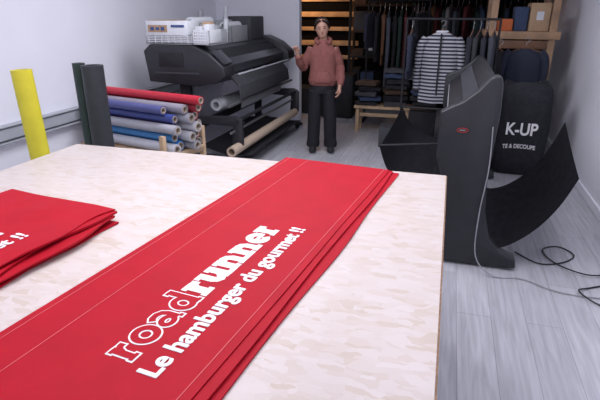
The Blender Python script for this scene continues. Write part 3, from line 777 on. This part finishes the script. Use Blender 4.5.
md = hd.modifiers.new('fuse', 'REMESH'); md.mode = 'VOXEL'; md.voxel_size = .008; md.use_smooth_shade = True
md = hd.modifiers.new('soft', 'SMOOTH'); md.iterations = 4
put('hood', sweep(smooth_pts([(.04, -.066, 1.285), (.080, -.01, 1.312), (.070, .05, 1.335), (0, .085, 1.35), (-.070, .05, 1.335), (-.080, -.01, 1.312), (-.04, -.066, 1.285)], 4), .024, 12), M_hood, hd)
put('pocket', prism([(-.09, .86), (.09, .86), (.09, .92), (.058, .985), (-.058, .985), (-.09, .92)], -.138, -.116, bev=.006), M_hood, hd)
for s in (-1, 1):
    put('drawstring', sweep(smooth_pts([(s*.025, -.085, 1.27), (s*.03, -.106, 1.22), (s*.032, -.117, 1.16)], 4), .002, 6), M_hood, hd)
t = bmesh.new()
a_loft(t, [(0, .005, .72, .125, .105), (0, .005, .78, .148, .115), (0, .005, .86, .138, .105), (0, .005, .88, .130, .10)], 24)
for s in (-1, 1):
    a_loft(t, [(s*.108, .015, .065, .079, .095), (s*.108, .015, .10, .083, .098), (s*.104, .01, .16, .075, .088), (s*.100, 0, .3, .077, .088), (s*.094, -.008, .46, .078, .090), (s*.086, 0, .62, .083, .10), (s*.076, .005, .76, .084, .108)], 20)
tr = put('trousers', t, M_trs, pe, smooth=180, label='wide black trousers')
md = tr.modifiers.new('fuse', 'REMESH'); md.mode = 'VOXEL'; md.voxel_size = .008; md.use_smooth_shade = True
for s in (-1, 1):
    t = bmesh.new()
    a_loft(t, [(s*.112, -.045, .022, .044, .130), (s*.112, -.045, .045, .045, .130), (s*.112, -.025, .07, .038, .10), (s*.110, .015, .09, .034, .06)], 20)
    sh = put('sneaker', t, M_blk2, pe)
    t = bmesh.new(); a_loft(t, [(s*.112, -.045, .0, .046, .134), (s*.112, -.045, .018, .047, .136)], 20)
    put('sole', t, M_gry, sh, label='grey rubber sole')
t = bmesh.new()
a_ell(t, (hx, .022, 1.507), (.077, .090, .086), 20)
a_ell(t, (hx, .060, 1.46), (.064, .055, .07), 16)
a_ell(t, (hx, .115, 1.47), (.034, .036, .036), 14)
for s in (-1, 1): a_sweep(t, smooth_pts([(hx+s*.008, -.074, 1.570), (hx+s*.040, -.070, 1.552), (hx+s*.064, -.052, 1.525), (hx+s*.076, -.022, 1.495), (hx+s*.078, .01, 1.46)], 3), .013, 8)
hr = put('hair', xf(t, TILT), M_hair, pe, smooth=180, label='dark hair tied back')
md = hr.modifiers.new('fuse', 'REMESH'); md.mode = 'VOXEL'; md.voxel_size = .006; md.use_smooth_shade = True
for s in (-1, 1):
    put('eye', xf(a_ell(bmesh.new(), (hx+s*.027, -.084, 1.481), (.010, .006, .005), 10), TILT), M_eye, pe)
    put('eyebrow', xf(sweep([(hx+s*.014, -.090, 1.499), (hx+s*.027, -.087, 1.502), (hx+s*.042, -.077, 1.498)], .0022, 6), TILT), M_hair, pe)
put('mouth', xf(sweep([(hx-.02, -.078, 1.422), (hx, -.086, 1.419), (hx+.02, -.078, 1.422)], [.003, .005, .003], 8), TILT), M_lip, pe)

# ------------------------------------------------------------ lights
def area(name, loc, size, p, col=(1, 1, 1), rot=(0, 0, 0)):
    l = bpy.data.lights.new(name, 'AREA'); l.energy = p; l.shape = 'RECTANGLE'; l.size = size[0]; l.size_y = size[1]; l.color = col
    o = bpy.data.objects.new(name, l); COL.objects.link(o); o.location = loc; o.rotation_euler = rot; return o
area('ceiling_light', (-1.2, 1.6, 2.85), (1.6, 1.6), 42, (.95, .94, 1))
area('ceiling_light', (-1.4, 3.9, 2.85), (1.6, 1.2), 56, (.92, .925, 1))
area('ceiling_light', (.6, 2.9, 2.85), (.8, 1.6), 26, (.92, .925, 1))
l = bpy.data.lights.new('storage_lamp', 'POINT'); l.energy = 20; l.color = (1, .60, .32); l.shadow_soft_size = .06
o = bpy.data.objects.new('storage_lamp', l); COL.objects.link(o); o.location = (-2.5, 8.4, 1.95)
w = bpy.data.worlds.new('world'); sc.world = w; w.use_nodes = True
bgn = w.node_tree.nodes['Background']; bgn.inputs[0].default_value = (.81, .84, 1, 1); bgn.inputs[1].default_value = 1.2

# ------------------------------------------------------------ camera
cd = bpy.data.cameras.new('camera'); cam = bpy.data.objects.new('camera', cd); COL.objects.link(cam)
cam.location = (0, 0, 1.65); cd.sensor_width = 36; cd.lens = 29.4; cd.clip_start = .05
cam.rotation_euler = (math.radians(90-21.2), 0, math.radians(16.4))
sc.camera = cam
